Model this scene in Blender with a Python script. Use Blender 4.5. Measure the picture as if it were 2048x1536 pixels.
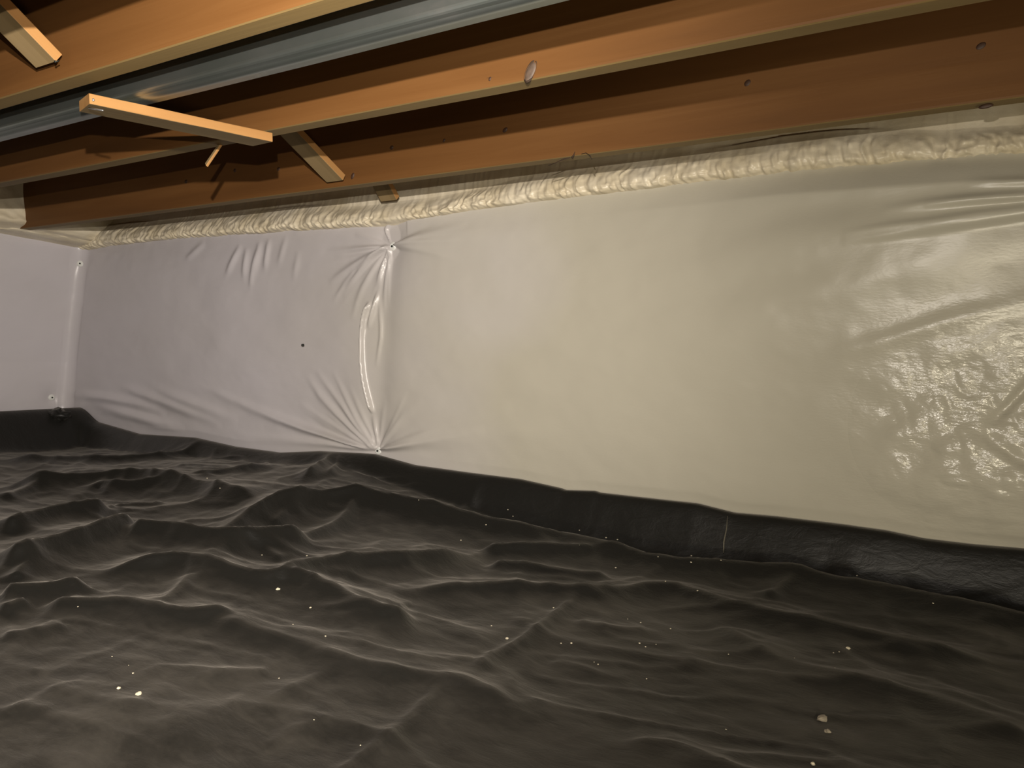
import bpy, bmesh, math, random
import numpy as np
from mathutils import Vector, Matrix, noise as mnoise
from mathutils.bvhtree import BVHTree
random.seed(7)
for o in list(bpy.data.objects): bpy.data.objects.remove(o, do_unlink=True)
S = bpy.context.scene
COL = S.collection

# ---------------------------------------------------------------- camera
H = 0.47                                   # lens height above the ground liner (m)
W, HT, F = 2048, 1536, 1538.0
CAM = np.array([0.0, 0.0, H])
def basis(yaw, pitch, roll):
    y, p, r = map(math.radians, (yaw, pitch, roll))
    fwd = np.array([-math.sin(y)*math.cos(p), math.cos(y)*math.cos(p), math.sin(p)])
    right = np.array([math.cos(y), math.sin(y), 0.0]); up = np.cross(right, fwd)
    return right*math.cos(r)+up*math.sin(r), -right*math.sin(r)+up*math.cos(r), fwd
CR, CU, CF = basis(30.9, -2.1, 1.0)
cam_data = bpy.data.cameras.new('camera'); cam = bpy.data.objects.new('camera', cam_data)
COL.objects.link(cam); S.camera = cam
cam_data.sensor_fit = 'HORIZONTAL'; cam_data.sensor_width = 36.0; cam_data.lens = 36.0*F/W
cam_data.clip_start = 0.01
m = Matrix.Identity(4)
for i in range(3):
    m[i][0] = CR[i]; m[i][1] = CU[i]; m[i][2] = -CF[i]; m[i][3] = CAM[i]
cam.matrix_world = m

# ---------------------------------------------------------------- world, lamps, exposure
wd = bpy.data.worlds.new('world'); S.world = wd; wd.use_nodes = True
wd.node_tree.nodes['Background'].inputs[0].default_value = (0.9, 0.95, 1.0, 1)
wd.node_tree.nodes['Background'].inputs[1].default_value = 0.0
S.view_settings.view_transform = 'Standard'; S.view_settings.look = 'None'
S.view_settings.exposure = 0.0; S.view_settings.gamma = 1.0; S.view_settings.use_curve_mapping = False
def spot(name, loc, target, power, color, angle, blend, radius):
    d = bpy.data.lights.new(name, 'SPOT'); o = bpy.data.objects.new(name, d); COL.objects.link(o)
    o.location = loc
    o.rotation_euler = (Vector(target)-Vector(loc)).to_track_quat('-Z', 'Y').to_euler()
    d.energy = power; d.color = color; d.spot_size = math.radians(angle); d.spot_blend = blend
    d.shadow_soft_size = radius
    return o
# a head torch (two LEDs) worn just above and left of the lens
spot('head_torch_flood', (-0.06, 0.0, H+0.25), (-3.0, 1.5, H+0.20), 175.0, (1.0, 0.91, 0.82), 117, 1.0, 0.008)
spot('head_torch_beam', (-0.05, 0.0, H+0.138), (-1.6, 1.6, H+0.14), 48.0, (1.0, 0.91, 0.79), 150, 1.0, 0.005)

# an added, unseen fill lamp low behind the lens brightens the joist bays
wl = bpy.data.lights.new('fill_lamp', 'POINT'); wo = bpy.data.objects.new('fill_lamp', wl); COL.objects.link(wo)
wo.location = (0.45, -0.35, 0.16); wl.energy = 17.0; wl.color = (1.0, 0.84, 0.55); wl.shadow_soft_size = 0.10

spot('wall_fill_spot', (0.50, -0.15, 0.15), (-0.10, 1.80, 0.42), 40.0, (1.0, 0.91, 0.72), 60, 1.0, 0.02)  # added, unseen spot that brightens the right end of the back wall

# ---------------------------------------------------------------- helpers
def ray(px, py): return CF + CR*(px-W/2)/F - CU*(py-HT/2)/F
def on_y(px, py, Y):                       # point of the plane y = Y seen at a pixel
    r = ray(px, py); return CAM + r*(Y/r[1])
def on_x(px, py, X):
    r = ray(px, py); return CAM + r*(X/r[0])
def on_z(px, py, Z):
    r = ray(px, py); return CAM + r*((Z-H)/r[2])
def tag(o, label=None, cat=None, group=None, kind=None):
    if label: o['label'] = label
    if cat: o['category'] = cat
    if group: o['group'] = group
    if kind: o['kind'] = kind
    return o
def link(name, me, mat, parent=None, smooth=True):
    if isinstance(me, bmesh.types.BMesh):
        bm = me; me = bpy.data.meshes.new(name); bm.normal_update(); bm.to_mesh(me); bm.free()
    o = bpy.data.objects.new(name, me); COL.objects.link(o)
    if mat: me.materials.append(mat)
    if parent: o.parent = parent
    if smooth:
        me.polygons.foreach_set('use_smooth', [True]*len(me.polygons))
    return o
def grid_mesh(name, P):                    # P: (n, m, 3) array of points
    n, k = P.shape[:2]
    idx = np.arange(n*k).reshape(n, k)
    f = np.stack([idx[:-1, :-1], idx[1:, :-1], idx[1:, 1:], idx[:-1, 1:]], -1).reshape(-1, 4)
    me = bpy.data.meshes.new(name)
    me.vertices.add(n*k); me.vertices.foreach_set('co', P.reshape(-1).astype(np.float32))
    me.loops.add(f.size); me.loops.foreach_set('vertex_index', f.reshape(-1).astype(np.int32))
    me.polygons.add(len(f)); me.polygons.foreach_set('loop_start', np.arange(0, f.size, 4, dtype=np.int32))
    me.update(calc_edges=True); me.validate()
    return me
def vnoise(x, y, seed=0):                  # smooth value noise in -1..1
    x = np.asarray(x, float); y = np.asarray(y, float)
    xi = np.floor(x).astype(np.int64); yi = np.floor(y).astype(np.int64)
    fx = x-xi; fy = y-yi; fx = fx*fx*fx*(fx*(fx*6-15)+10); fy = fy*fy*fy*(fy*(fy*6-15)+10)
    def h(a, b):
        n = (a*374761393 + b*668265263 + seed*982451653) & 0xffffffff
        n = ((n ^ (n >> 13))*1274126177) & 0xffffffff
        n = ((n ^ (n >> 16))*2246822519) & 0xffffffff
        return ((n ^ (n >> 15)) & 0xffffff)/float(0x7fffff)-1.0
    a = h(xi, yi)*(1-fx)+h(xi+1, yi)*fx; b = h(xi, yi+1)*(1-fx)+h(xi+1, yi+1)*fx
    return a*(1-fy)+b*fy
def fbm(x, y, seed=0, octv=3):
    t = 0; a = 1.0
    for k in range(octv):
        t = t+a*vnoise(x*2**k, y*2**k, seed+k*17); a *= 0.5
    return t
def seg_field(A, B, pts):                  # distance, signed side and 0..1 position of a grid to a polyline
    best = np.full(A.shape, 1e9); side = np.zeros(A.shape); tt = np.zeros(A.shape)
    L = [0.0]
    for p, q in zip(pts[:-1], pts[1:]): L.append(L[-1]+math.hypot(q[0]-p[0], q[1]-p[1]))
    for i, (p, q) in enumerate(zip(pts[:-1], pts[1:])):
        dx, dy = q[0]-p[0], q[1]-p[1]; l2 = dx*dx+dy*dy+1e-12
        t = np.clip(((A-p[0])*dx+(B-p[1])*dy)/l2, 0, 1)
        ex = A-p[0]-t*dx; ey = B-p[1]-t*dy; d = np.hypot(ex, ey)
        k = d < best
        best = np.where(k, d, best); side = np.where(k, dx*ey-dy*ex, side)
        tt = np.where(k, (L[i]+t*math.sqrt(l2))/max(L[-1], 1e-9), tt)
    return best, side, tt
def smooth_poly(pts, it=2):                # Chaikin
    for _ in range(it):
        r = [pts[0]]
        for p, q in zip(pts[:-1], pts[1:]):
            r.append(tuple(0.75*a+0.25*b for a, b in zip(p, q))); r.append(tuple(0.25*a+0.75*b for a, b in zip(p, q)))
        r.append(pts[-1]); pts = r
    return pts
def tube(pts, rad, seg=6):
    bm = bmesh.new(); rings = []
    for i, p in enumerate(pts):
        p = Vector(p); a = Vector(pts[max(i-1, 0)]); b = Vector(pts[min(i+1, len(pts)-1)])
        t = (b-a).normalized(); n = t.orthogonal().normalized(); bn = t.cross(n)
        r = rad[i] if isinstance(rad, (list, tuple)) else rad
        rings.append([bm.verts.new(p+(n*math.cos(2*math.pi*k/seg)+bn*math.sin(2*math.pi*k/seg))*r) for k in range(seg)])
    for r0, r1 in zip(rings[:-1], rings[1:]):
        for k in range(seg): bm.faces.new((r0[k], r0[(k+1) % seg], r1[(k+1) % seg], r1[k]))
    bm.faces.new(rings[0][::-1]); bm.faces.new(rings[-1])
    bmesh.ops.recalc_face_normals(bm, faces=bm.faces)
    return bm

# ---------------------------------------------------------------- materials
def new_mat(name):
    mt = bpy.data.materials.new(name); mt.use_nodes = True
    nt = mt.node_tree; return mt, nt, nt.nodes['Principled BSDF']
def N(nt, typ, **kw):
    n = nt.nodes.new(typ)
    for k, v in kw.items():
        if k in n.inputs: n.inputs[k].default_value = v
        else: setattr(n, k, v)
    return n
def ramp(nt, fac, stops):
    r = nt.nodes.new('ShaderNodeValToRGB'); e = r.color_ramp.elements
    while len(e) < len(stops): e.new(0.5)
    for i, (p, c) in enumerate(stops): e[i].position = p; e[i].color = (*c, 1)
    nt.links.new(fac, r.inputs[0]); return r.outputs[0]
def mapped(nt, scale, coord='Object'):
    tc = nt.nodes.new('ShaderNodeTexCoord'); mp = nt.nodes.new('ShaderNodeMapping')
    mp.inputs['Scale'].default_value = scale
    nt.links.new(tc.outputs[coord], mp.inputs[0]); return mp.outputs[0]
def bump(nt, height, bsdf, strength, dist):
    b = N(nt, 'ShaderNodeBump', Strength=strength, Distance=dist)
    nt.links.new(height, b.inputs['Height']); nt.links.new(b.outputs[0], bsdf.inputs['Normal']); return b
def wood(name, dark, mid, light, rough=0.62):
    mt, nt, b = new_mat(name)
    v = mapped(nt, (1.2, 26, 26)); n1 = N(nt, 'ShaderNodeTexNoise', Scale=1.0, Detail=6.0, Roughness=0.6, Distortion=0.5)
    nt.links.new(v, n1.inputs['Vector'])
    v2 = mapped(nt, (0.9, 5, 5)); n2 = N(nt, 'ShaderNodeTexNoise', Scale=1.3, Detail=3.0)
    nt.links.new(v2, n2.inputs['Vector'])
    mx = N(nt, 'ShaderNodeMix'); mx.inputs[0].default_value = 0.5
    nt.links.new(n1.outputs[0], mx.inputs[2]); nt.links.new(n2.outputs[0], mx.inputs[3])
    c = ramp(nt, mx.outputs[0], [(0.32, dark), (0.5, mid), (0.68, light)])
    nt.links.new(c, b.inputs['Base Color']); b.inputs['Roughness'].default_value = rough
    b.inputs['Specular IOR Level'].default_value = 0.25
    bump(nt, n1.outputs[0], b, 0.25, 0.003)
    return mt
M_JOIST = wood('joist_fir', (0.105, 0.044, 0.0115), (0.135, 0.058, 0.0155), (0.168, 0.077, 0.023))
M_BRACE = wood('brace_pine', (0.30, 0.15, 0.048), (0.37, 0.195, 0.068), (0.44, 0.25, 0.095))
M_EDGE = wood('greyer_joist_edge', (0.165, 0.108, 0.038), (0.205, 0.138, 0.052), (0.245, 0.17, 0.068))
M_BROAD = wood('greyer_strut_face', (0.18, 0.125, 0.058), (0.225, 0.16, 0.076), (0.28, 0.20, 0.10))
M_SUB = wood('subfloor_ply', (0.20, 0.09, 0.03), (0.26, 0.12, 0.045), (0.33, 0.16, 0.06))
def plain(name, col, rough=0.6, metal=0.0, spec=0.5, nscale=None, var=0.15, bmp=0.0):
    mt, nt, b = new_mat(name)
    b.inputs['Base Color'].default_value = (*col, 1); b.inputs['Roughness'].default_value = rough
    b.inputs['Metallic'].default_value = metal; b.inputs['Specular IOR Level'].default_value = spec
    if nscale:
        n = N(nt, 'ShaderNodeTexNoise', Scale=nscale, Detail=5.0); nt.links.new(mapped(nt, (1, 1, 1)), n.inputs['Vector'])
        c = ramp(nt, n.outputs[0], [(0.3, tuple(x*(1-var) for x in col)), (0.7, tuple(min(1, x*(1+var)) for x in col))])
        nt.links.new(c, b.inputs['Base Color'])
        if bmp: bump(nt, n.outputs[0], b, 0.5, bmp)
    return mt
M_KNOT = plain('knot_wood', (0.095, 0.064, 0.045), 0.6, nscale=120, var=0.3)
M_DKNOT = plain('dark_knot_wood', (0.042, 0.018, 0.008), 0.6, nscale=120, var=0.3)
M_BARK = plain('bark', (0.035, 0.018, 0.008), 0.8)
M_NAIL = plain('nail_steel', (0.7, 0.7, 0.7), 0.3, metal=0.9)
M_DNAIL = plain('dark_nail', (0.03, 0.035, 0.03), 0.5, metal=0.5)
M_CONC = plain('concrete', (0.36, 0.34, 0.31), 0.85, nscale=14, var=0.2, bmp=0.004)
M_DIRT = plain('dirt', (0.12, 0.085, 0.055), 0.95, nscale=20, var=0.35, bmp=0.01)
M_CRUMB = plain('foam_crumb', (0.60, 0.54, 0.40), 0.8, nscale=200, var=0.1)
M_CLOD = plain('dusty_clod', (0.22, 0.19, 0.14), 0.9, nscale=120, var=0.25)
M_FOAM, nt, b = new_mat('cured_spray_foam')
n = N(nt, 'ShaderNodeTexNoise', Scale=9.0, Detail=4.0); nt.links.new(mapped(nt, (1, 1, 1)), n.inputs['Vector'])
nt.links.new(ramp(nt, n.outputs[0], [(0.35, (0.62, 0.54, 0.38)), (0.65, (0.74, 0.67, 0.52))]), b.inputs['Base Color'])
b.inputs['Roughness'].default_value = 0.38; b.inputs['Specular IOR Level'].default_value = 0.45
n2 = N(nt, 'ShaderNodeTexNoise', Scale=120.0, Detail=3.0); nt.links.new(mapped(nt, (1, 1, 1)), n2.inputs['Vector'])
bump(nt, n2.outputs[0], b, 0.35, 0.002)
# white poly sheet: cream foam and grey concrete show through in cloudy patches
M_POLY, nt, b = new_mat('white_poly_sheet')
n = N(nt, 'ShaderNodeTexNoise', Scale=1.6, Detail=2.0, Distortion=0.3); nt.links.new(mapped(nt, (1, 1, 1.4)), n.inputs['Vector'])
tc = nt.nodes.new('ShaderNodeTexCoord'); sp = nt.nodes.new('ShaderNodeSeparateXYZ'); nt.links.new(tc.outputs['Object'], sp.inputs[0])
mr = N(nt, 'ShaderNodeMapRange'); mr.inputs[1].default_value = -2.2; mr.inputs[2].default_value = -0.3
nt.links.new(sp.outputs[0], mr.inputs[0])
ad = N(nt, 'ShaderNodeMath', operation='MULTIPLY_ADD'); nt.links.new(n.outputs[0], ad.inputs[0]); ad.inputs[1].default_value = 0.7
nt.links.new(mr.outputs[0], ad.inputs[2])
nt.links.new(ramp(nt, ad.outputs[0], [(0.25, (0.57, 0.545, 0.575)), (0.62, (0.50, 0.475, 0.47)), (0.85, (0.50, 0.475, 0.425)), (1.0, (0.465, 0.44, 0.365))]), b.inputs['Base Color'])
# damp film clings smoother to the wall in one patch by the right end
dp = N(nt, 'ShaderNodeVectorMath', operation='DISTANCE'); nt.links.new(tc.outputs['Object'], dp.inputs[0]); dp.inputs[1].default_value = (-0.02, 1.75, H-0.13)
pr_ = N(nt, 'ShaderNodeMapRange'); pr_.inputs[1].default_value = 0.06; pr_.inputs[2].default_value = 0.30; pr_.inputs[3].default_value = 0.20; pr_.inputs[4].default_value = 0.32
nt.links.new(dp.outputs['Value'], pr_.inputs[0]); nt.links.new(pr_.outputs[0], b.inputs['Roughness']); b.inputs['Specular IOR Level'].default_value = 0.42
n2 = N(nt, 'ShaderNodeTexNoise', Scale=1.0, Detail=2.0); nt.links.new(mapped(nt, (95, 95, 240)), n2.inputs['Vector'])
bq = bump(nt, n2.outputs[0], b, 0.2, 0.0014)
ps = N(nt, 'ShaderNodeMapRange'); ps.inputs[1].default_value = 0.08; ps.inputs[2].default_value = 0.32; ps.inputs[3].default_value = 0.75; ps.inputs[4].default_value = 0.14
nt.links.new(dp.outputs['Value'], ps.inputs[0]); nt.links.new(ps.outputs[0], bq.inputs['Strength'])
# black ground liner with dust
M_LINER, nt, b = new_mat('black_poly_liner')
v = mapped(nt, (1, 1, 1))
n = N(nt, 'ShaderNodeTexNoise', Scale=5.0, Detail=7.0, Roughness=0.62, Distortion=0.6); nt.links.new(v, n.inputs['Vector'])
n3 = N(nt, 'ShaderNodeTexNoise', Scale=1.0, Detail=6.0, Roughness=0.65, Distortion=0.4); nt.links.new(mapped(nt, (18, 42, 30)), n3.inputs['Vector'])
mx = N(nt, 'ShaderNodeMix'); mx.inputs[0].default_value = 0.4
nt.links.new(n.outputs[0], mx.inputs[2]); nt.links.new(n3.outputs[0], mx.inputs[3])
# dust has settled on the level parts of the sheet and slid off the steep ones
ge = nt.nodes.new('ShaderNodeNewGeometry'); sx = nt.nodes.new('ShaderNodeSeparateXYZ'); nt.links.new(ge.outputs['Normal'], sx.inputs[0])
lv_ = N(nt, 'ShaderNodeMapRange'); lv_.inputs[1].default_value = 0.84; lv_.inputs[2].default_value = 0.995; lv_.inputs[3].default_value = 0.0; lv_.inputs[4].default_value = 1.0
nt.links.new(sx.outputs[2], lv_.inputs[0])
nz = N(nt, 'ShaderNodeMapRange'); nz.inputs[1].default_value = 0.38; nz.inputs[2].default_value = 0.64; nz.inputs[3].default_value = 0.12; nz.inputs[4].default_value = 1.0
nt.links.new(mx.outputs[0], nz.inputs[0])
du_ = N(nt, 'ShaderNodeMath', operation='MULTIPLY'); nt.links.new(lv_.outputs[0], du_.inputs[0]); nt.links.new(nz.outputs[0], du_.inputs[1])
nt.links.new(ramp(nt, du_.outputs[0], [(0.0, (0.0100, 0.0098, 0.0085)), (0.35, (0.0165, 0.0152, 0.0127)), (1.0, (0.037, 0.0335, 0.0275))]), b.inputs['Base Color'])
rr = ramp(nt, du_.outputs[0], [(0.0, (0.42,)*3), (0.6, (0.60,)*3)])
nt.links.new(rr, b.inputs['Roughness']); b.inputs['Specular IOR Level'].default_value = 0.32
b.inputs['Sheen Weight'].default_value = 0.11; b.inputs['Sheen Roughness'].default_value = 0.45; b.inputs['Sheen Tint'].default_value = (0.85, 0.78, 0.68, 1)
bump(nt, n3.outputs[0], b, 0.4, 0.005)
# galvanised steel
M_GALV, nt, b = new_mat('galvanised_steel')
n = N(nt, 'ShaderNodeTexNoise', Scale=1.0, Detail=5.0, Roughness=0.6); nt.links.new(mapped(nt, (4, 14, 9)), n.inputs['Vector'])
nt.links.new(ramp(nt, n.outputs[0], [(0.35, (0.32, 0.37, 0.34)), (0.62, (0.42, 0.46, 0.44)), (0.75, (0.56, 0.57, 0.55))]), b.inputs['Base Color'])
b.inputs['Metallic'].default_value = 0.97; b.inputs['Roughness'].default_value = 0.40
bump(nt, n.outputs[0], b, 0.1, 0.002)

# ---------------------------------------------------------------- the crawl space shell
XL, XR, YB, YF = -3.15, 2.4, 1.80, -2.6    # inner faces of the walls
ZJ = H+0.437; JH = 0.235; ZS = ZJ+JH       # joist undersides, joist height, subfloor
def box(name, lo, hi, mat, kind='structure'):
    bm = bmesh.new(); bmesh.ops.create_cube(bm, size=1.0)
    for v in bm.verts: v.co = Vector([(lo[i]+hi[i])/2+v.co[i]*(hi[i]-lo[i]) for i in range(3)])
    o = link(name, bm, mat, smooth=False); o['kind'] = kind; return o
box('floor', (XL-0.2, YF-0.2, -0.45), (XR+0.2, YB+0.2, -0.12), M_DIRT)
box('wall_back', (XL-0.2, YB+0.02, -0.2), (XR+0.2, YB+0.22, ZJ-0.04), M_CONC)
box('wall_left', (XL-0.35, YF-0.2, -0.2), (XL-0.13, YB+0.02, ZJ-0.04), M_CONC)
box('wall_right', (XR, YF-0.2, -0.2), (XR+0.2, YB+0.02, ZJ-0.0), M_CONC)
box('wall_front', (XL-0.02, YF-0.2, -0.2), (XR, YF, ZJ-0.0), M_CONC)
box('ceiling', (XL-0.3, YF-0.3, ZS), (XR+0.3, YB+0.3, ZS+0.02), M_SUB)
box('trim_1', (XL-0.2, YB+0.10, ZJ-0.04), (XR+0.2, YB+0.14, ZS), M_JOIST)      # rim board behind the back foam
box('trim_2', (XL-0.2, YF-0.2, ZJ-0.04), (XL-0.16, YB+0.10, ZS), M_JOIST)      # rim board behind the left foam

# ---------------------------------------------------------------- white wall sheet
TOP_PX = [(157, 500), (205, 492), (250, 486), (340, 476), (400, 473), (600, 458), (740, 450), (800, 440), (1060, 400), (1324, 369), (1560, 341), (1925, 311), (2048, 306)]
topb = [on_y(x, y, YB) for x, y in TOP_PX]
TOPX = np.array([p[0] for p in topb]); TOPZ = np.array([p[2] for p in topb])
EDGE_PX = [(95, 826), (104, 816), (118, 814), (128, 824), (140, 832), (175, 838), (280, 868), (390, 875), (470, 893), (560, 905), (640, 902), (720, 906), (750, 908), (775, 915), (830, 930), (930, 944), (1040, 958), (1125, 977), (1130, 980), (1194, 982), (1197, 985), (1330, 1000), (1395, 1007), (1470, 1026), (1550, 1033), (1690, 1050), (1775, 1062), (1850, 1078), (1950, 1090), (2048, 1098)]
edgb = [on_y(x, y, YB-0.012) for x, y in EDGE_PX]
EDX = np.array([p[0] for p in edgb]); EDZ = np.array([p[2] for p in edgb])
def uz(px, py):                            # pixel -> (distance along the sheet, height); negative u is the left wall
    p = on_y(px, py, YB)
    if p[0] >= XL: return (p[0]-XL, p[2])
    q = on_x(px, py, XL); return (q[1]-YB, q[2])
WR = []                                    # pleats: pixel polyline, height, width at start, width at end
def wr(pts, amp, w0, w1, fan=False): WR.append(([uz(*p) for p in smooth_poly(pts, 1)], amp, w0, w1, fan))
P1, P2, P3, P4 = (778, 491), (750, 902), (157, 527), (126, 797)
for e, a, w in [([(745, 480), (710, 468)], .006, .010), ([(720, 497), (653, 502)], .006, .010),
                ([(740, 512), (706, 533), (660, 566)], .012, .014), ([(735, 525), (687, 591)], .009, .012), ([(742, 516), (700, 552), (667, 608)], .006, .010),
                ([(752, 530), (720, 590), (706, 640)], .007, .012), ([(762, 540), (757, 590)], .010, .011), ([(772, 550), (766, 626)], .007, .008),
                ([(777, 540), (774, 612)], .005, .007), ([(815, 480), (854, 467), (936, 446)], .008, .016), ([(840, 478), (930, 462), (1006, 440)], .006, .03),
                ([(850, 500), (960, 508)], .005, .03), ([(860, 487), (1000, 470), (1150, 452)], .005, .035),
                ([(770, 466), (768, 456), (777, 446), (795, 437)], .012, .008), ([(784, 475), (787, 458)], .005, .006)]:
    wr([P1]+e, a*1.5, .0032, w*0.8, True)
for e, a, w in [([(700, 885), (581, 848), (495, 810), (410, 772)], .011, .020), ([(738, 893), (671, 852), (600, 806)], .008, .016), ([(738, 896), (653, 870), (600, 852), (520, 815)], .008, .020),
                ([(741, 891), (653, 806), (618, 753)], .011, .016), ([(745, 891), (688, 814), (635, 739)], .008, .014), ([(747, 890), (706, 824), (667, 739)], .007, .013),
                ([(746, 880), (725, 830), (700, 770)], .005, .012), ([(752, 885), (744, 828)], .012, .010), ([(690, 893), (600, 882), (478, 872)], .007, .02),
                ([(770, 898), (858, 881), (975, 859)], .009, .016), ([(800, 885), (915, 850), (1030, 815)], .006, .03), ([(766, 880), (800, 840), (850, 800)], .004, .02),
                ([(757, 870), (768, 800)], .004, .012), ([(790, 897), (920, 882), (1120, 850)], .005, .03)]:
    wr([P2]+e, a*1.4, .0032, w*0.8, True)
rp = random.Random(21)
for P_, a0_, a1_, n_ in ((P1, 95, 190, 14), (P1, -25, 10, 4), (P2, 182, 262, 16), (P2, 300, 352, 5)):
    for k in range(n_):                    # finer gathers between the main pleats (image angles, clockwise from right)
        an = math.radians(a0_+(a1_-a0_)*(k+rp.random())/n_); L_ = rp.uniform(60, 170); bd = rp.uniform(-.12, .12)
        wr([P_, (P_[0]+0.5*L_*math.cos(an), P_[1]+0.5*L_*math.sin(an)), (P_[0]+L_*math.cos(an+bd), P_[1]+L_*math.sin(an+bd))], rp.uniform(.0025, .005), .0025, rp.uniform(.006, .010), True)
wr([(742, 604), (732, 626), (726, 668), (726, 713), (729, 753), (735, 790), (744, 828)], .017, .0062, .0062, 2)      # stiff vertical lap
wr([(756, 585), (748, 620), (736, 658)], .014, .007, .006)
wr([(758, 600), (761, 669), (756, 700), (751, 735)], .006, .007, .006)
for pts, a, w in [([(376, 520), (413, 485)], .006, .012), ([(458, 550), (485, 490)], .008, .012), ([(492, 557), (497, 495)], .007, .012), ([(505, 575), (516, 500)], .006, .010),
                  ([(513, 547), (523, 482)], .008, .012), ([(533, 540), (541, 477)], .007, .011), ([(560, 530), (575, 470)], .004, .012), ([(590, 560), (600, 500)], .003, .012),
                  ([(164, 791), (212, 793), (307, 813), (340, 830)], .012, .018), ([(260, 776), (325, 800), (393, 827), (450, 848)], .011, .018), ([(314, 776), (410, 813), (480, 842)], .009, .02),
                  ([(219, 820), (307, 841), (376, 858)], .010, .02), ([(200, 805), (260, 822), (330, 848)], .006, .02),
                  # long tension folds towards a fastener right of the frame
                  ([(1946, 374), (2048, 371), (2240, 366)], .008, .010), ([(1780, 425), (1849, 415), (1917, 407), (2019, 397), (2240, 380)], .009, .010),
                  ([(1860, 418), (1970, 407), (2240, 392)], .006, .007), ([(1700, 473), (1779, 460), (1873, 450), (1970, 434), (2240, 398)], .009, .009),
                  ([(1700, 487), (1764, 478), (1873, 462), (1975, 447), (2240, 405)], .008, .009), ([(1448, 500), (1650, 462), (1900, 425), (2240, 392)], .011, .040),
                  ([(1300, 560), (1600, 510), (1900, 470), (2240, 415)], .010, .045), ([(1350, 640), (1650, 570), (1950, 510), (2240, 430)], .008, .05), ([(1500, 400), (1800, 365), (2240, 350)], .009, .035),
                  ([(1600, 355), (1850, 335), (2240, 338)], .005, .02), ([(1650, 712), (1770, 684), (1867, 651), (2100, 590)], .006, .018), ([(1250, 760), (1500, 690), (1800, 590)], .005, .06),
                  ([(1150, 720), (1500, 640), (1800, 560)], .005, .05),
                  # crumple by the right edge
                  ([(2120, 700), (2048, 779), (2005, 823), (1969, 861)], -.010, .008), ([(1969, 861), (2019, 908), (2100, 940)], -.009, .012)]:
    wr(pts, a, w, w)
du = 0.004
us = np.arange(-1.9, XR-XL-0.01, du); zs = np.arange(-0.02, 0.92, du)
U, Z = np.meshgrid(us, zs, indexing='ij')
D = np.zeros_like(U)
PU = [uz(*p) for p in (P1, P2, P3, P4)]
colu = lambda z: PU[1][0]+(PU[0][0]-PU[1][0])*(z-PU[1][1])/(PU[0][1]-PU[1][1])
zz = np.clip((Z-PU[1][1])/(PU[0][1]-PU[1][1]), -0.2, 1.2)
# slack panels belly out between the fastener columns
bel = 0.020*np.exp(-((U-0.78)/0.55)**2)+0.030*np.exp(-((U-2.75)/0.75)**2)
D += bel*np.clip(1-(2*(zz-0.5))**2*0.55, 0, 1)
D -= 0.010*np.exp(-((U-colu(Z))/0.05)**2)
rgt = np.clip((U-2.2)/0.7, 0, 1); rgt = rgt*rgt*(3-2*rgt)
D += rgt*(0.055*np.clip(Z-H, -0.05, 0.4)+0.034*np.exp(-((Z-(H-0.235))/0.11)**2-((U-3.22)/0.22)**2))
cm = np.exp(-((Z-(H-0.16))/0.17)**2-((U-3.16)/0.17)**2)
D += cm*(0.007*fbm(U*13+Z*5, Z*19-U*6, 101, 2)+0.0035*np.abs(vnoise(U*38+Z*11, Z*60, 103)))
D += 0.004*fbm(U*2.2, Z*3.1, 5)+0.0012*fbm(U*9, Z*12, 9)
for (pu, pz), dp in zip(PU, (.022, .022, .016, .016)):
    D -= dp*np.exp(-np.hypot(U-pu, Z-pz)/0.035)
for pts, a, w0, w1, fan in WR:
    lo = min(p[0] for p in pts)-4*max(w0, w1); hi = max(p[0] for p in pts)+4*max(w0, w1)
    i0, i1 = np.searchsorted(us, lo), np.searchsorted(us, hi)
    if i1 <= i0: continue
    d, s, t = seg_field(U[i0:i1], Z[i0:i1], pts)
    w = w0+(w1-w0)*np.minimum(1, t*1.6)
    env = np.clip(t/0.06, 0, 1)*np.clip((1-t)/0.06, 0, 1) if fan == 2 else np.clip(t/0.08, 0, 1)*np.clip(1-t, 0, 1)**0.8 if fan else np.sin(np.pi*np.clip(0.05+t*0.95, 0, 1))**0.9
    D[i0:i1] += a*env*np.exp(-(d/w)**2)
tz = np.interp(U+XL, TOPX, TOPZ, left=TOPZ[0]); tz = np.where(U < 0, TOPZ[0]+0.05*np.clip(-U, 0, .35), tz)
ez = np.interp(U+XL, EDX, EDZ, left=EDZ[0])
D *= np.clip((Z-(ez-0.015))/0.04, 0, 1)*np.where(U > 1.7, np.clip((tz+0.01-Z)/0.07, 0, 1), 1)
D = np.maximum(D, -0.012)
Zt = np.minimum(Z, tz+0.02)
# wrap round the inside corner with a small radius
Rc = 0.045; a0 = Rc*math.pi/2
V = U-0.0
X = np.where(V > Rc, XL+V, XL+0.0); Y = np.where(V > Rc, YB, YB+V); NX = np.where(V > Rc, 0.0, 1.0); NY = np.where(V > Rc, -1.0, 0.0)
k = np.abs(V) <= Rc
ang = (V+Rc)/(2*Rc)*math.pi/2
X = np.where(k, XL+Rc-Rc*np.cos(ang), X); Y = np.where(k, YB-Rc+Rc*np.sin(ang), Y); NX = np.where(k, np.cos(ang), NX); NY = np.where(k, -np.sin(ang), NY)
D = np.where(k, D*0.6, D)
cz_ = np.interp(Z, [H-0.24, H-0.06, H+0.22, H+0.40], [-0.085, -0.065, -0.01, 0.03])    # the corner fold leans
X = X+cz_*np.where(U < 0, 1, np.exp(-(U/0.35)**2))
sheet = link('wall_sheet', grid_mesh('wall_sheet', np.stack([X+NX*D, Y+NY*D, Zt], -1)[:, ::-1]), M_POLY)
tag(sheet, 'translucent white plastic vapour barrier sheet pinned over the crawl space walls', 'plastic sheet')

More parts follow.
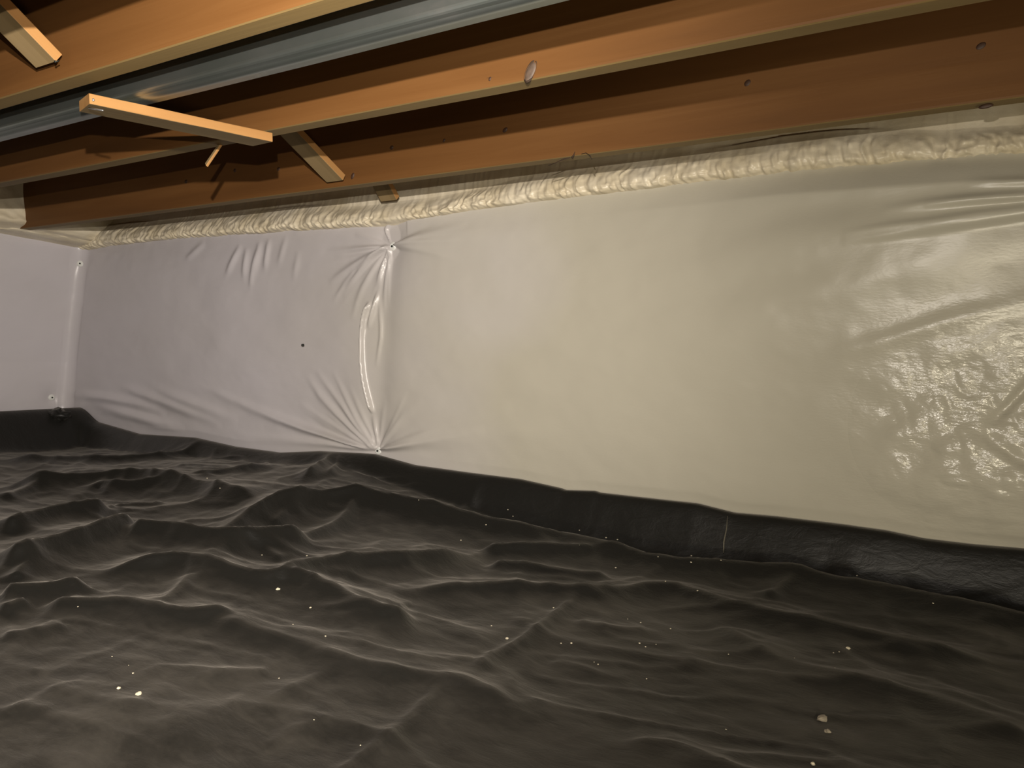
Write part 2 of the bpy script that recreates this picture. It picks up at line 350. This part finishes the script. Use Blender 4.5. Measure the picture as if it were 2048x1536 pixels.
# ---------------------------------------------------------------- black ground liner
FR = []
def base_z(x, y): return 0.0+0.035*np.maximum(0, -x-0.4)
def on_ground(px, py, h=0.0):
    z = h
    for _ in range(6):
        p = on_z(px, py, z); z = h+float(base_z(np.array(p[0]), 0))
    return p
def fr(pts, h, wn, wf):
    nr = min(1.0, max(0.0, (np.mean([p[1] for p in pts])-1100)/220))     # folds near the lens are thin creases
    h *= 1.5-0.85*nr; wn *= 0.7-0.22*nr; wf *= 0.9-0.40*nr
    FR.append(([tuple(on_ground(x, y, h)[:2]) for x, y in smooth_poly(pts, 1)], h, wn, wf))
fr([(0, 947), (120, 945), (253, 945), (308, 950), (393, 967), (461, 986), (523, 1002)], .028, .05, .10)
fr([(0, 986), (68, 967), (120, 950)], .014, .03, .05)
fr([(171, 971), (191, 962), (239, 966), (308, 967), (393, 966), (547, 955)], .018, .04, .05)
fr([(0, 908), (120, 912), (239, 916), (342, 916), (547, 906)], .016, .03, .05)
fr([(0, 1029), (85, 1008), (154, 998), (222, 995)], .028, .05, .08)
fr([(0, 1090), (102, 1063), (188, 1044), (239, 1029), (284, 1024)], .034, .06, .09)
fr([(239, 1036), (325, 1039), (393, 1051), (444, 1058), (547, 1049), (632, 1046)], .034, .06, .07)
fr([(386, 1044), (444, 1029), (513, 1008), (581, 997), (700, 995), (733, 998), (918, 1027), (1060, 1051), (1148, 1062), (1219, 1076), (1324, 1102), (1448, 1111), (1571, 1125), (1670, 1143), (1783, 1158), (1925, 1190), (2048, 1204), (2300, 1250)], .034, .06, .08)
fr([(540, 1046), (598, 1019), (649, 1003)], .014, .025, .04)
fr([(560, 1072), (632, 1055), (700, 1030), (717, 1002)], .018, .03, .04)
fr([(0, 1162), (137, 1155), (171, 1145)], .022, .05, .06)
fr([(27, 1142), (79, 1104)], .014, .025, .03)
fr([(191, 1108), (273, 1102), (366, 1097), (427, 1111), (496, 1131), (547, 1137), (598, 1118), (688, 1103), (847, 1094), (953, 1076)], .030, .06, .09)
fr([(547, 1137), (598, 1135), (666, 1159), (724, 1186), (777, 1203), (840, 1200)], .034, .06, .07)
fr([(0, 1196), (51, 1183)], .018, .04, .05)
fr([(79, 1179), (171, 1184), (249, 1178), (308, 1193), (376, 1203), (478, 1203)], .024, .05, .06)
fr([(410, 1210), (496, 1237), (581, 1258), (642, 1281), (706, 1304), (777, 1318), (865, 1332), (932, 1341), (971, 1359), (1017, 1370), (1070, 1368)], .030, .06, .08)
fr([(321, 1193), (359, 1169), (386, 1145)], .016, .03, .03)
fr([(430, 1104), (471, 1087), (506, 1080), (547, 1094), (567, 1104)], .014, .03, .04)
fr([(918, 1023), (1006, 1006), (1127, 983)], .016, .03, .05)
fr([(600, 986), (671, 952), (752, 917), (763, 910)], .022, .04, .04)
fr([(653, 993), (688, 963), (720, 940)], .012, .02, .02)
fr([(763, 914), (812, 936), (900, 950), (1042, 966)], .012, .02, .03)
fr([(953, 1076), (1006, 1083), (1130, 1087), (1300, 1100)], .022, .04, .05)
fr([(971, 1111), (1060, 1119), (1148, 1133), (1229, 1136)], .018, .04, .05)
fr([(777, 1152), (883, 1150), (989, 1150), (1095, 1156), (1201, 1163), (1324, 1151), (1448, 1190), (1536, 1212), (1642, 1233), (1748, 1250), (1819, 1265), (2048, 1293)], .030, .06, .10)
fr([(1201, 1163), (1254, 1154), (1324, 1140)], .010, .02, .02)
fr([(1173, 1175), (1105, 1221), (1052, 1260), (1014, 1279), (975, 1295), (939, 1341)], .014, .03, .015)
fr([(898, 1344), (872, 1370), (832, 1412), (767, 1461), (715, 1493), (642, 1540)], .016, .03, .03)
fr([(1522, 1183), (1589, 1159), (1660, 1146), (1730, 1158)], .018, .04, .05)
fr([(1430, 1233), (1536, 1300), (1589, 1316), (1677, 1339), (1766, 1360), (1854, 1379), (1925, 1406), (1978, 1427), (2100, 1480)], .026, .06, .10)
fr([(1730, 1146), (1854, 1157), (1960, 1174), (2048, 1183), (2250, 1220)], .022, .02, .02)
fr([(1571, 1243), (1677, 1270), (1766, 1285), (1860, 1320)], .012, .03, .05)
fr([(1235, 1454), (1300, 1461), (1347, 1461), (1391, 1482), (1436, 1511), (1509, 1524), (1600, 1529), (1750, 1540)], .018, .04, .05)
fr([(0, 1250), (78, 1240), (135, 1227)], .014, .04, .06)
fr([(100, 1355), (208, 1394), (300, 1402)], .010, .03, .05)
fr([(26, 1394), (96, 1404)], .008, .02, .03)
fr([(533, 1386), (598, 1355), (710, 1305)], .012, .03, .04)
fr([(533, 1470), (590, 1440), (650, 1425)], .008, .02, .04)
fr([(400, 1345), (470, 1322), (540, 1330)], .010, .03, .04)
fr([(195, 1025), (222, 1008), (267, 1005), (308, 1007), (331, 1002)], .008, .012, .012)
fr([(1100, 1300), (1180, 1318), (1260, 1340)], .010, .03, .04)
fr([(1150, 1230), (1210, 1245), (1300, 1252)], .010, .03, .04)
fr([(1040, 1245), (1200, 1180)], .006, .03, .05)
fr([(1850, 1310), (1960, 1290), (2040, 1270)], .010, .03, .04)
gx = np.arange(XL+0.012, XR, 0.008)
gy = np.concatenate([np.arange(YF+0.05, -0.4, 0.05), np.arange(-0.4, YB-0.1, 0.007), np.linspace(YB-0.1, YB-0.010, 40)])
GX, GY = np.meshgrid(gx, gy, indexing='ij')
GZ = base_z(GX, GY)-0.01
bump_ = np.zeros_like(GZ)
for pts, h, wn, wf in FR:
    pad = 5*max(wn, wf)
    i0, i1 = np.searchsorted(gx, min(p[0] for p in pts)-pad), np.searchsorted(gx, max(p[0] for p in pts)+pad)
    j0, j1 = np.searchsorted(gy, min(p[1] for p in pts)-pad), np.searchsorted(gy, max(p[1] for p in pts)+pad)
    if i1 <= i0 or j1 <= j0: continue
    A, B = GX[i0:i1, j0:j1], GY[i0:i1, j0:j1]
    d, s, t = seg_field(A, B, pts)
    # which side faces the lens: compare with the crest's nearest point direction
    dirx = pts[-1][0]-pts[0][0]; diry = pts[-1][1]-pts[0][1]
    camside = (dirx*(0-pts[0][1])-diry*(0-pts[0][0]))
    near = (s*camside) > 0
    w = np.where(near, wn, wf)
    e = 0.004
    prof = np.exp(-(np.sqrt(d*d+e*e)-e)/w)
    env = np.clip(np.minimum(t, 1-t)/0.12, 0, 1); env = 0.25+0.75*env*env*(3-2*env)
    c = h*prof*env
    # sheet is tented from crest to crest: soft maximum
    o_ = bump_[i0:i1, j0:j1]
    bump_[i0:i1, j0:j1] = np.maximum(o_, c)+0.35*np.minimum(o_, c)
GZ = GZ+bump_
GZ += 0.006*fbm(GX*4+GY, GY*5, 31)+0.0015*fbm(GX*13+GY*4, GY*20-GX*3, 44)+0.007*(1-np.abs(vnoise(GX*3.1+GY*1.5, GY*5.5-GX*.8, 91)))**5+0.004*(1-np.abs(vnoise(GX*7+GY*3.5, GY*11-GX*3, 93)))**5+0.0009*fbm(GX*34+GY*10, GY*55, 61, 2)
EZ = np.interp(GX, EDX, EDZ, left=EDZ[0])
wx = np.interp(GX, [-3.2, -2.9, -2.55, -2.2, -1.97, -1.6, -1.4, -1.0, -0.8], [0, .05, .35, .8, 1, .85, .6, .12, 0])
wy = np.clip((GY-1.15)/0.60, 0, 1); wy = wy*wy*(3-2*wy)
GZ = GZ+wx*wy*np.maximum(0, EZ-0.012-base_z(GX, GY))*0.92
q = YB-GY; tq = np.clip((0.085-q)/0.065, 0, 1); tq = tq*tq*(3-2*tq)
GZ = GZ*(1-tq)+EZ*tq
ql = GX-XL; el = on_x(40, 820, XL)[2]
tl = np.clip((0.16-ql)/0.146, 0, 1); tl = tl*tl*(3-2*tl)
GZ = np.maximum(GZ, GZ*(1-tl)+el*tl)
liner = link('ground_liner', grid_mesh('ground_liner', np.stack([GX, GY, GZ], -1)), M_LINER)
tag(liner, 'black plastic ground liner draped in dusty wrinkles over the crawl space dirt', 'plastic sheet')
def height_ray(px, py):                     # point where the sight line of a pixel meets the liner
    r = ray(px, py); n_ = np.arange(0.5, 3.6, 0.002)
    P = CAM[None]+r[None]*n_[:, None]
    ix = np.clip(np.searchsorted(gx, P[:, 0]), 0, len(gx)-1); iy = np.clip(np.searchsorted(gy, P[:, 1]), 0, len(gy)-1)
    hit = np.nonzero(P[:, 2] <= GZ[ix, iy])[0]
    return P[hit[0]] if len(hit) else P[-1]
a = on_y(1455, 1032, YB-0.03); c_ = on_y(1447, 1106, YB-0.075)
pl = link('pleat', tube([tuple(a), tuple(a*0.66+c_*0.34+np.array([0.001, 0, 0])), tuple(a*0.3+c_*0.7+np.array([-.001, -.004, 0])), tuple(c_)], [.0008, .0016, .002, .0012]), plain('scuffed_liner', (0.11, 0.10, 0.075), 0.5), liner)
pl['label'] = 'pale scuffed upright crease'

bm = bmesh.new(); bmesh.ops.create_icosphere(bm, subdivisions=3, radius=1.0)
for v in bm.verts:
    k_ = 1+0.55*mnoise.noise(v.co*2.1+Vector((3, 0, 1)))+0.25*mnoise.noise(v.co*5)
    v.co = Vector((v.co.x*0.050*k_, v.co.y*0.035*k_, v.co.z*0.024*k_))
tf = link('gathered_tuft', bm, M_LINER, liner); tf.location = height_ray(117, 832)+np.array([0.0, 0.0, 0.004])

# ---------------------------------------------------------------- spray foam
bx_ = np.arange(XL-0.05, XR, 0.003)
prof = [(-0.030, -0.02), (-0.006, -0.008), (0.006, -0.004), (0.016, 0.000), (0.021, 0.005), (0.021, 0.012), (0.018, 0.020), (0.012, 0.031), (0.004, 0.042), (-0.006, 0.053), (-0.018, 0.065), (-0.032, 0.082), (-0.045, 0.11), (-0.055, 0.16), (-0.060, 0.26)]
pv = np.linspace(0, len(prof)-1, 56); po = np.interp(pv, range(len(prof)), [p[0] for p in prof]); pz = np.interp(pv, range(len(prof)), [p[1] for p in prof])
BX, PV = np.meshgrid(bx_, pv, indexing='ij')
tzb = np.interp(BX, TOPX, TOPZ, left=TOPZ[0])
wob = 0.5*vnoise(BX*7, PV*0.2, 3)
ribs = vnoise(BX*58+0.9*vnoise(BX*14, PV*.30, 8)+0.05*PV, PV*0.07, 12)
ribs = 0.7*(1-np.abs(ribs)*1.6)+0.5*vnoise(BX*130+PV*.3, PV*0.5, 21)+0.25*vnoise(BX*45, PV*0.8, 27)
blend = np.clip((PV-1.0)/1.5, 0, 1)*np.clip((11.5-PV)/4, 0.25, 1)
smoothz = 1-0.8*np.exp(-((BX-on_y(792, 430, YB)[0])/0.045)**2)
dsp = (0.0085*ribs*smoothz+0.006*wob)*blend
thick = 1+0.25*vnoise(BX*3.1, BX*0, 71)
FY = YB-po[None]*thick-dsp; FZ = tzb+np.where(pz[None] < .08, pz[None]*thick, pz[None])-0.25*dsp+0.004*vnoise(BX*16, PV*0, 5)*blend
FZ = np.minimum(FZ, ZS)
FOAM_A = np.stack([BX, FY, FZ], -1)
by_ = np.arange(YF, YB+0.06, 0.005)
prl = [(-0.03, -0.02), (0.0, -0.008), (0.02, 0.0), (0.05, 0.006), (0.085, 0.009), (0.10, 0.013), (0.105, 0.018), (0.115, 0.023), (0.14, 0.03), (0.155, 0.045), (0.158, 0.07), (0.150, 0.10), (0.142, 0.14), (0.138, 0.19), (0.135, 0.262)]
lv = np.linspace(0, len(prl)-1, 48); lo_ = np.interp(lv, range(len(prl)), [p[0] for p in prl]); lz = np.interp(lv, range(len(prl)), [p[1] for p in prl])
LY, LV = np.meshgrid(by_, lv, indexing='ij')
ds = (0.010*vnoise(LY*9, LV*.5, 81)+0.004*vnoise(LY*34, LV*1.4, 82))*np.clip((LV-1)/2, 0, 1)
ltop = TOPZ[0]+0.06*np.clip(YB-LY, 0, .3)
LX = XL+lo_[None]+ds; LZ = np.minimum(ltop+lz[None]+0.3*ds, ZS)
foam = link('spray_foam', grid_mesh('spray_foam', FOAM_A), M_FOAM)
tag(foam, 'ribbed cream spray foam sealing the wall top and joist ends above the white sheet', 'insulation')
fl = link('joist_end_fill', grid_mesh('joist_end_fill', np.stack([LX, LY, LZ], -1)[::-1]), M_FOAM, foam)
fl['label'] = 'smooth foam over the joist ends at left'

# ---------------------------------------------------------------- joists
def beam_mesh(L, w, h, r=0.004, n=40, seed=0, wave=0.0015):
    # long axis X, centred; rounded corners, slightly uneven faces
    pr = []
    for cx, cz, a in ((w/2-r, h/2-r, 0), (-w/2+r, h/2-r, 90), (-w/2+r, -h/2+r, 180), (w/2-r, -h/2+r, 270)):
        for k in (0, 45, 90):
            t = math.radians(a+k); pr.append((cx+r*math.cos(t), cz+r*math.sin(t)))
    bm = bmesh.new(); rings = []
    for i in range(n+1):
        x = -L/2+L*i/n
        o1 = wave*mnoise.noise((x*1.7, seed*3.1, 0)); o2 = wave*mnoise.noise((x*1.7, seed*3.1, 9))
        rings.append([bm.verts.new((x, p[0]+o1+0.0006*mnoise.noise((x*9, k, seed)), p[1]+o2+0.0006*mnoise.noise((x*9, k, seed+5)))) for k, p in enumerate(pr)])
    for a, b_ in zip(rings[:-1], rings[1:]):
        for k in range(12): bm.faces.new((a[k], a[(k+1) % 12], b_[(k+1) % 12], b_[k]))
    bm.faces.new(rings[0][::-1]); bm.faces.new(rings[-1])
    bmesh.ops.recalc_face_normals(bm, faces=bm.faces)
    return bm
def autosmooth(o):                          # planed faces stay flat, only the narrow arrises are rounded
    o.data.polygons.foreach_set('use_smooth', [False]*len(o.data.polygons))
def second_face(o, mat):                    # narrow joist edges / broad strut faces get a second, greyer wood
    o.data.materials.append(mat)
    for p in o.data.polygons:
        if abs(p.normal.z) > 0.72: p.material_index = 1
JX0, JX1 = XL-0.08, XR
JY = [0.708, 1.068, 1.517]
jlab = {0.708: 'orange brown fir floor joist nearest the lens, above the galvanised beam', 1.068: 'orange brown fir floor joist with a big oval knot, behind the galvanised beam',
        1.517: 'dark orange fir floor joist running beside the back wall foam'}
extra = [0.465, 0.12]
joists = {}
for i, y in enumerate(JY+extra):
    o = link('floor_joist', beam_mesh(JX1-JX0, 0.038, JH-0.001, seed=i), M_JOIST)
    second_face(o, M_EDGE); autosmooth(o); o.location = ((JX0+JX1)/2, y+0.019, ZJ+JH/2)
    lab = jlab.get(y) or ('fir floor joist directly overhead of the lens, above the top of the frame' if y > 0.3 else 'fir floor joist just behind the overhead joist, above the top of the frame')
    tag(o, lab, 'joist', 'floor joists'); joists[y] = o
def knot(y, px, py, a, b_, rot, mat, ring=True, nm='knot'):
    # oval knot lying in the near face of a joist
    p = on_y(px, py, y); o = joists[y]
    bm = bmesh.new(); n_ = 20; rings = []
    for rr, dd in ((1.0, 0.0), (0.86, 0.0016), (0.5, 0.0022)):
        rings.append([bm.verts.new((rr*(a*math.cos(t)*math.cos(rot)-b_*math.sin(t)*math.sin(rot)), -dd, rr*(a*math.cos(t)*math.sin(rot)+b_*math.sin(t)*math.cos(rot)))) for t in [2*math.pi*k/n_ for k in range(n_)]])
    c = bm.verts.new((0, -0.0024, 0))
    for r0, r1 in zip(rings[:-1], rings[1:]):
        for k in range(n_): bm.faces.new((r0[k], r0[(k+1) % n_], r1[(k+1) % n_], r1[k]))
    for k in range(n_): bm.faces.new((rings[-1][k], rings[-1][(k+1) % n_], c))
    bmesh.ops.recalc_face_normals(bm, faces=bm.faces)
    k_ = link(nm, bm, mat, o); k_.location = Vector(p)-o.location+Vector((0, 0.0008, 0))
    if ring:
        pts = [(1.02*(a*math.cos(t)*math.cos(rot)-b_*math.sin(t)*math.sin(rot)), -0.0006, 1.02*(a*math.cos(t)*math.sin(rot)+b_*math.sin(t)*math.cos(rot))) for t in np.linspace(0.2, 6.2, 26)]
        rd = [0.0007+0.0012*abs(math.cos(t-0.4))**4 for t in np.linspace(0.2, 6.2, 26)]
        link('bark_ring', tube(pts, rd, 5), M_BARK, k_)
    return k_
knot(1.068, 1061, 143, .0165, .0085, 1.05, M_KNOT)['label'] = 'large grey oval knot with bark ring'
knot(1.068, 980, 158, .004, .0025, 1.2, M_DKNOT, False)
for px, py, a, b_, rt in [(1010, 260, .0075, .005, .6), (783, 295, .006, .005, .3), (705, 352, .009, .005, 1.1), (1495, 166, .008, .006, .8), (470, 341, .007, .006, 0.2), (557, 338, .007, .005, .2), (372, 363, .007, .006, .3),
                          (888, 281, .005, .003, .9), (1962, 92, .009, .006, .5), (1972, 212, .011, .004, .1)]:
    knot(1.517, px, py, a, b_, rt, M_DKNOT, False)
def crack(y, pts, rad):
    P = [tuple(Vector(on_y(px, py, y))-joists[y].location+Vector((0, 0.0004, 0))) for px, py in pts]
    link('bark_seam', tube(P, rad, 5), M_BARK, joists[y])
crack(1.517, [(1097, 331), (1115, 324), (1128, 318), (1140, 315)], [.0006, .0011, .0016, .0008])
crack(1.517, [(1143, 316), (1147, 311), (1150, 303)], [.0028, .002, .0006])
crack(1.517, [(1163, 308), (1172, 306), (1180, 311), (1184, 319)], [.0007, .0012, .0012, .0007])
crack(1.068, [(969, 156), (980, 156), (989, 153)], [.0005, .0012, .0004])
crack(1.068, [(921, 180), (932, 175), (941, 173)], [.0003, .0007, .0003])

# ---------------------------------------------------------------- galvanised beam
def extrude_profile(pr, x0, x1, n=24):
    bm = bmesh.new(); rings = []
    for i in range(n+1):
        x = x0+(x1-x0)*i/n
        rings.append([bm.verts.new((x, p[0]+0.0012*mnoise.noise((x*2.3, p[0]*9+p[1]*7, 4)), p[1]+0.0012*mnoise.noise((x*2.1, p[0]*9+p[1]*7, 14)))) for k, p in enumerate(pr)])
    K = len(pr)
    for a, b_ in zip(rings[:-1], rings[1:]):
        for k in range(K): bm.faces.new((a[k], a[(k+1) % K], b_[(k+1) % K], b_[k]))
    bm.faces.new(rings[0][::-1]); bm.faces.new(rings[-1])
    bmesh.ops.recalc_face_normals(bm, faces=bm.faces); return bm
beam = bpy.data.objects.new('steel_beam', None); COL.objects.link(beam); beam.location = (0, 0.80, H+0.430)
tag(beam, 'grey galvanised steel beam with a pale lower flange, running between the joists', 'beam')
arc = [(0.009-0.009*math.cos(t), 0.009-0.009*math.sin(t)) for t in np.linspace(0, math.pi/2, 6)]
web = [(0.0, 0.236), (0.0, 0.12)]+arc+[(0.009, 0.003), (0.003, 0.012), (0.003, 0.232), (0.04, 0.234), (0.04, 0.236)]
autosmooth(link('web', extrude_profile(web, XL-0.05, XR), M_GALV, beam))
lip = [(0.0092, 0.0), (0.042, 0.0), (0.042, 0.012), (0.039, 0.012), (0.039, 0.003), (0.0092, 0.003)]
fo = link('lower_flange', extrude_profile(lip, XL-0.05, XR), M_GALV, beam); fo['label'] = 'pale lower flange'

# ---------------------------------------------------------------- loose wood
def stick(name, P0, P1, w, t, side, mat, label, cat, seed=0, group=None, cut=0.0):
    # bar from P0 to P1; w across "side", t across the third axis; skewed end cuts
    P0, P1 = Vector(P0), Vector(P1); L = (P1-P0).length
    xa = (P1-P0).normalized(); sd = Vector(side); sd = (sd-xa*sd.dot(xa)).normalized(); za = xa.cross(sd)
    bm = beam_mesh(L, w, t, r=0.0015, n=14, seed=seed, wave=0.001)
    for v in bm.verts:
        if abs(v.co.x) > L/2-1e-4: v.co.x += cut*v.co.y*(1 if v.co.x > 0 else -1)
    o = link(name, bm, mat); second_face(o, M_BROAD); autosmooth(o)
    mw = Matrix.Identity(4)
    for i in range(3): mw[i][0] = xa[i]; mw[i][1] = sd[i]; mw[i][2] = za[i]; mw[i][3] = (P0[i]+P1[i])/2
    o.matrix_world = mw; tag(o, label, cat, group); return o
def nail(parent, world, direction, r=0.003, l=0.012, mat=None):
    w_ = Vector(world); d_ = Vector(direction).normalized()
    inv = parent.matrix_world.inverted()
    o = link('nail', tube([tuple(inv @ (w_-d_*l)), tuple(inv @ w_)], [r*0.6, r*0.6], 8), mat or M_NAIL, parent)
    hd = link('nail_head', tube([tuple(inv @ (w_-d_*0.0002)), tuple(inv @ (w_+d_*0.0015))], [r, r*0.9], 10), mat or M_NAIL, o)
    return o
AO = np.array([-0.031, 0, 0.0088])
A0 = on_y(190, 210, 0.745)+AO; A1 = on_y(546, 284, 1.072)+AO
sa = stick('wood_strut', A0, A1, 0.062, 0.0175, (1, 0, 0), M_BRACE, 'pale loose pine strut hanging level below the galvanised beam', 'strut', 3, cut=0.12)
B0 = on_y(98, 122, 0.694); B1 = (B0[0], 0.51, B0[2]+0.13)
sb = stick('wood_strut', B0, B1, 0.060, 0.018, (1, 0, 0), M_BRACE, 'pine bridging strut slanting off the nearest joist, cropped by the top left corner', 'strut', 4)
C0 = on_y(672, 357, 1.500); C1 = (C0[0], 1.14, ZS-0.03)
sc = stick('wood_strut', C0, C1, 0.058, 0.018, (1, 0, 0), M_BRACE, 'grey brown bridging strut nailed to the joist beside the back foam', 'strut', 5)
D0 = on_y(780, 398, 1.765); D1 = (D0[0], 1.58, ZS-0.03)
sd_ = stick('wood_strut', D0, D1, 0.060, 0.018, (1, 0, 0), M_BRACE, 'short bridging strut end behind the last joist, running into the foam', 'strut', 6)
E0 = on_y(441, 289, 1.098); E1 = on_y(413, 330, 1.075)
se = stick('wood_splinter', E0, E1, 0.009, 0.006, (1, 0, 0), M_BRACE, 'thin pale splinter of wood dangling under the knotty joist', 'splinter', 8, cut=0.6)
for px, py in ((186, 200),): nail(sa, on_y(px, py, 0.742), (0.4, -1, 0.1))
nl = on_y(178, 216, 0.735); n2_ = on_y(206, 221, 0.735)
link('bent_nail', tube([tuple(sa.matrix_world.inverted() @ Vector(nl)), tuple(sa.matrix_world.inverted() @ Vector(n2_))], .0014, 6), M_NAIL, sa)
nail(sb, on_y(80, 117, 0.683), (0, -1, -0.5), r=.0024, l=.006); nail(sb, on_y(111, 123, 0.683), (0, -1, -0.5), r=.002, l=.006, mat=M_DNAIL)
knotm = on_y(504, 264, 1.05)

# ---------------------------------------------------------------- sheet fasteners
def pin(px, py, label, left=False):
    u, z = uz(px, py)
    i = int(np.clip(np.searchsorted(us, u), 0, len(us)-1)); j = int(np.clip(np.searchsorted(zs, z), 0, len(zs)-1))
    p = Vector((X[i, j]+NX[i, j]*D[i, j], Y[i, j]+NY[i, j]*D[i, j], z)); n_ = Vector((NX[i, j], NY[i, j], 0))
    e = bpy.data.objects.new('sheet_pin', None); COL.objects.link(e); e.location = p
    tag(e, label, 'fastener', 'pins through the white wall sheet')
    w_ = link('washer', tube([tuple(-n_*0.006), tuple(n_*0.002), tuple(n_*0.005)], [.013, .013, .009], 18), M_WASH, e); autosmooth(w_)
    link('nail_head', tube([tuple(n_*0.004), tuple(n_*0.0075)], [.0036, .003], 10), M_DNAIL, e)
M_WASH = plain('clear_washer', (0.72, 0.73, 0.70), 0.3)
pin(780, 492, 'nailed washer gathering the white sheet just under the foam, mid wall')
pin(751, 902, 'nailed washer gathering the white sheet at the black liner edge, mid wall')
pin(156, 528, 'sheet pin under the foam at the far left corner crease')
pin(127, 797, 'sheet pin low in the far left corner above the liner tuft')
sp_ = on_y(605, 690, YB-0.028)
speck = link('dirt_speck', tube([tuple(sp_+np.array([0, .004, 0])), tuple(sp_+np.array([0, -.003, 0]))], [.004, .003], 8), M_DNAIL)
tag(speck, 'tiny dark speck stuck alone on the middle of the white sheet', 'speck')

# ---------------------------------------------------------------- crumbs of foam on the liner
def crumb(px, py, size, mat, label, group, nm='foam_crumb'):
    p = height_ray(px, py); d_ = float(np.dot(p-CAM, CF)); r = (0.85 if size > 6 else 0.7)*size*d_/F/2
    bm = bmesh.new(); bmesh.ops.create_icosphere(bm, subdivisions=1 if size < 8 else 2, radius=1.0)
    sd = random.random()*90
    for v in bm.verts:
        k_ = 1+0.45*mnoise.noise(v.co*1.4+Vector((sd, 0, 0)))
        v.co = Vector((v.co.x*r*k_*1.1, v.co.y*r*k_*1.25, v.co.z*r*k_*0.75))
    o = link(nm, bm, mat, smooth=False); o.location = (p[0], p[1], p[2]+r*0.45); o.rotation_euler = (0, 0, random.random()*6)
    tag(o, label, 'crumb' if nm == 'foam_crumb' else 'clod', group)
GR = 'foam crumbs on the black liner'
for px, py, s, lb in [(278, 1390, 14, 'largest cream foam crumb, lying on the liner at lower left'), (237, 1378, 8, 'small white crumb just left of the largest foam crumb'), (556, 1180, 9, 'white crumb on a dark liner slope left of centre'),
                      (1696, 1298, 9, 'pale crumb on the broad olive liner fold at right'), (1014, 1278, 7, 'white crumb on the diagonal liner seam at centre'), (1626, 1529, 9, 'pale crumb at the bottom edge of the liner, right of centre')]:
    crumb(px, py, s, M_CRUMB, lb, GR)
for px, py, s, lb in [(1645, 1440, 20, 'larger dusty clod on the near right liner'), (1655, 1464, 12, 'smaller dusty clod just below the larger one')]:
    crumb(px, py, s, M_CLOD, lb, 'dusty clods', 'dirt_clod')
for px, py, s in [(621, 1216, 6), (1281, 1246, 5), (1279, 1287, 6), (1107, 1216, 4), (1196, 1329, 4), (1188, 1325, 4), (1255, 1239, 4), (545, 1079, 6), (524, 1111, 5), (586, 1250, 5), (651, 1273, 5), (266, 1347, 5), (224, 1314, 4), (257, 1331, 3),
                 (156, 1214, 4), (838, 1001, 4), (1016, 1020, 4), (1026, 1033, 4), (972, 1050, 4), (1159, 1061, 4), (1212, 1076, 5), (1235, 1080, 5), (1158, 1091, 5), (1316, 1114, 4), (1231, 1136, 5), (1383, 1112, 4), (1382, 1125, 5), (1442, 1121, 4),
                 (1592, 1153, 4), (1714, 1152, 5), (1566, 1193, 4), (1866, 1207, 5), (1122, 1287, 4), (1143, 1287, 6), (1291, 1294, 4), (1312, 1289, 3), (1293, 1358, 4), (1589, 1317, 4), (1670, 1337, 4), (558, 1357, 4), (721, 1491, 4), (738, 1522, 5),
                 (695, 1154, 4), (718, 1158, 5), (1452, 1460, 6), (983, 1252, 4), (1395, 1182, 5), (1341, 1258, 4), (1474, 1261, 4), (1457, 1309, 4), (414, 957, 4), (440, 977, 4), (614, 1112, 4), (1331, 1163, 4), (922, 1081, 4), (1667, 1306, 4), (1678, 1304, 4), (628, 1440, 4)]:
    rg = 'left third' if px < 683 else ('middle third' if px < 1365 else 'right third')
    far = 'far' if py < 1200 else 'near'
    crumb(px, py, s, M_CRUMB, 'tiny pale foam crumb on the %s liner, %s of the photo' % (far, rg), 'tiny crumbs, %s, %s' % (far, rg))
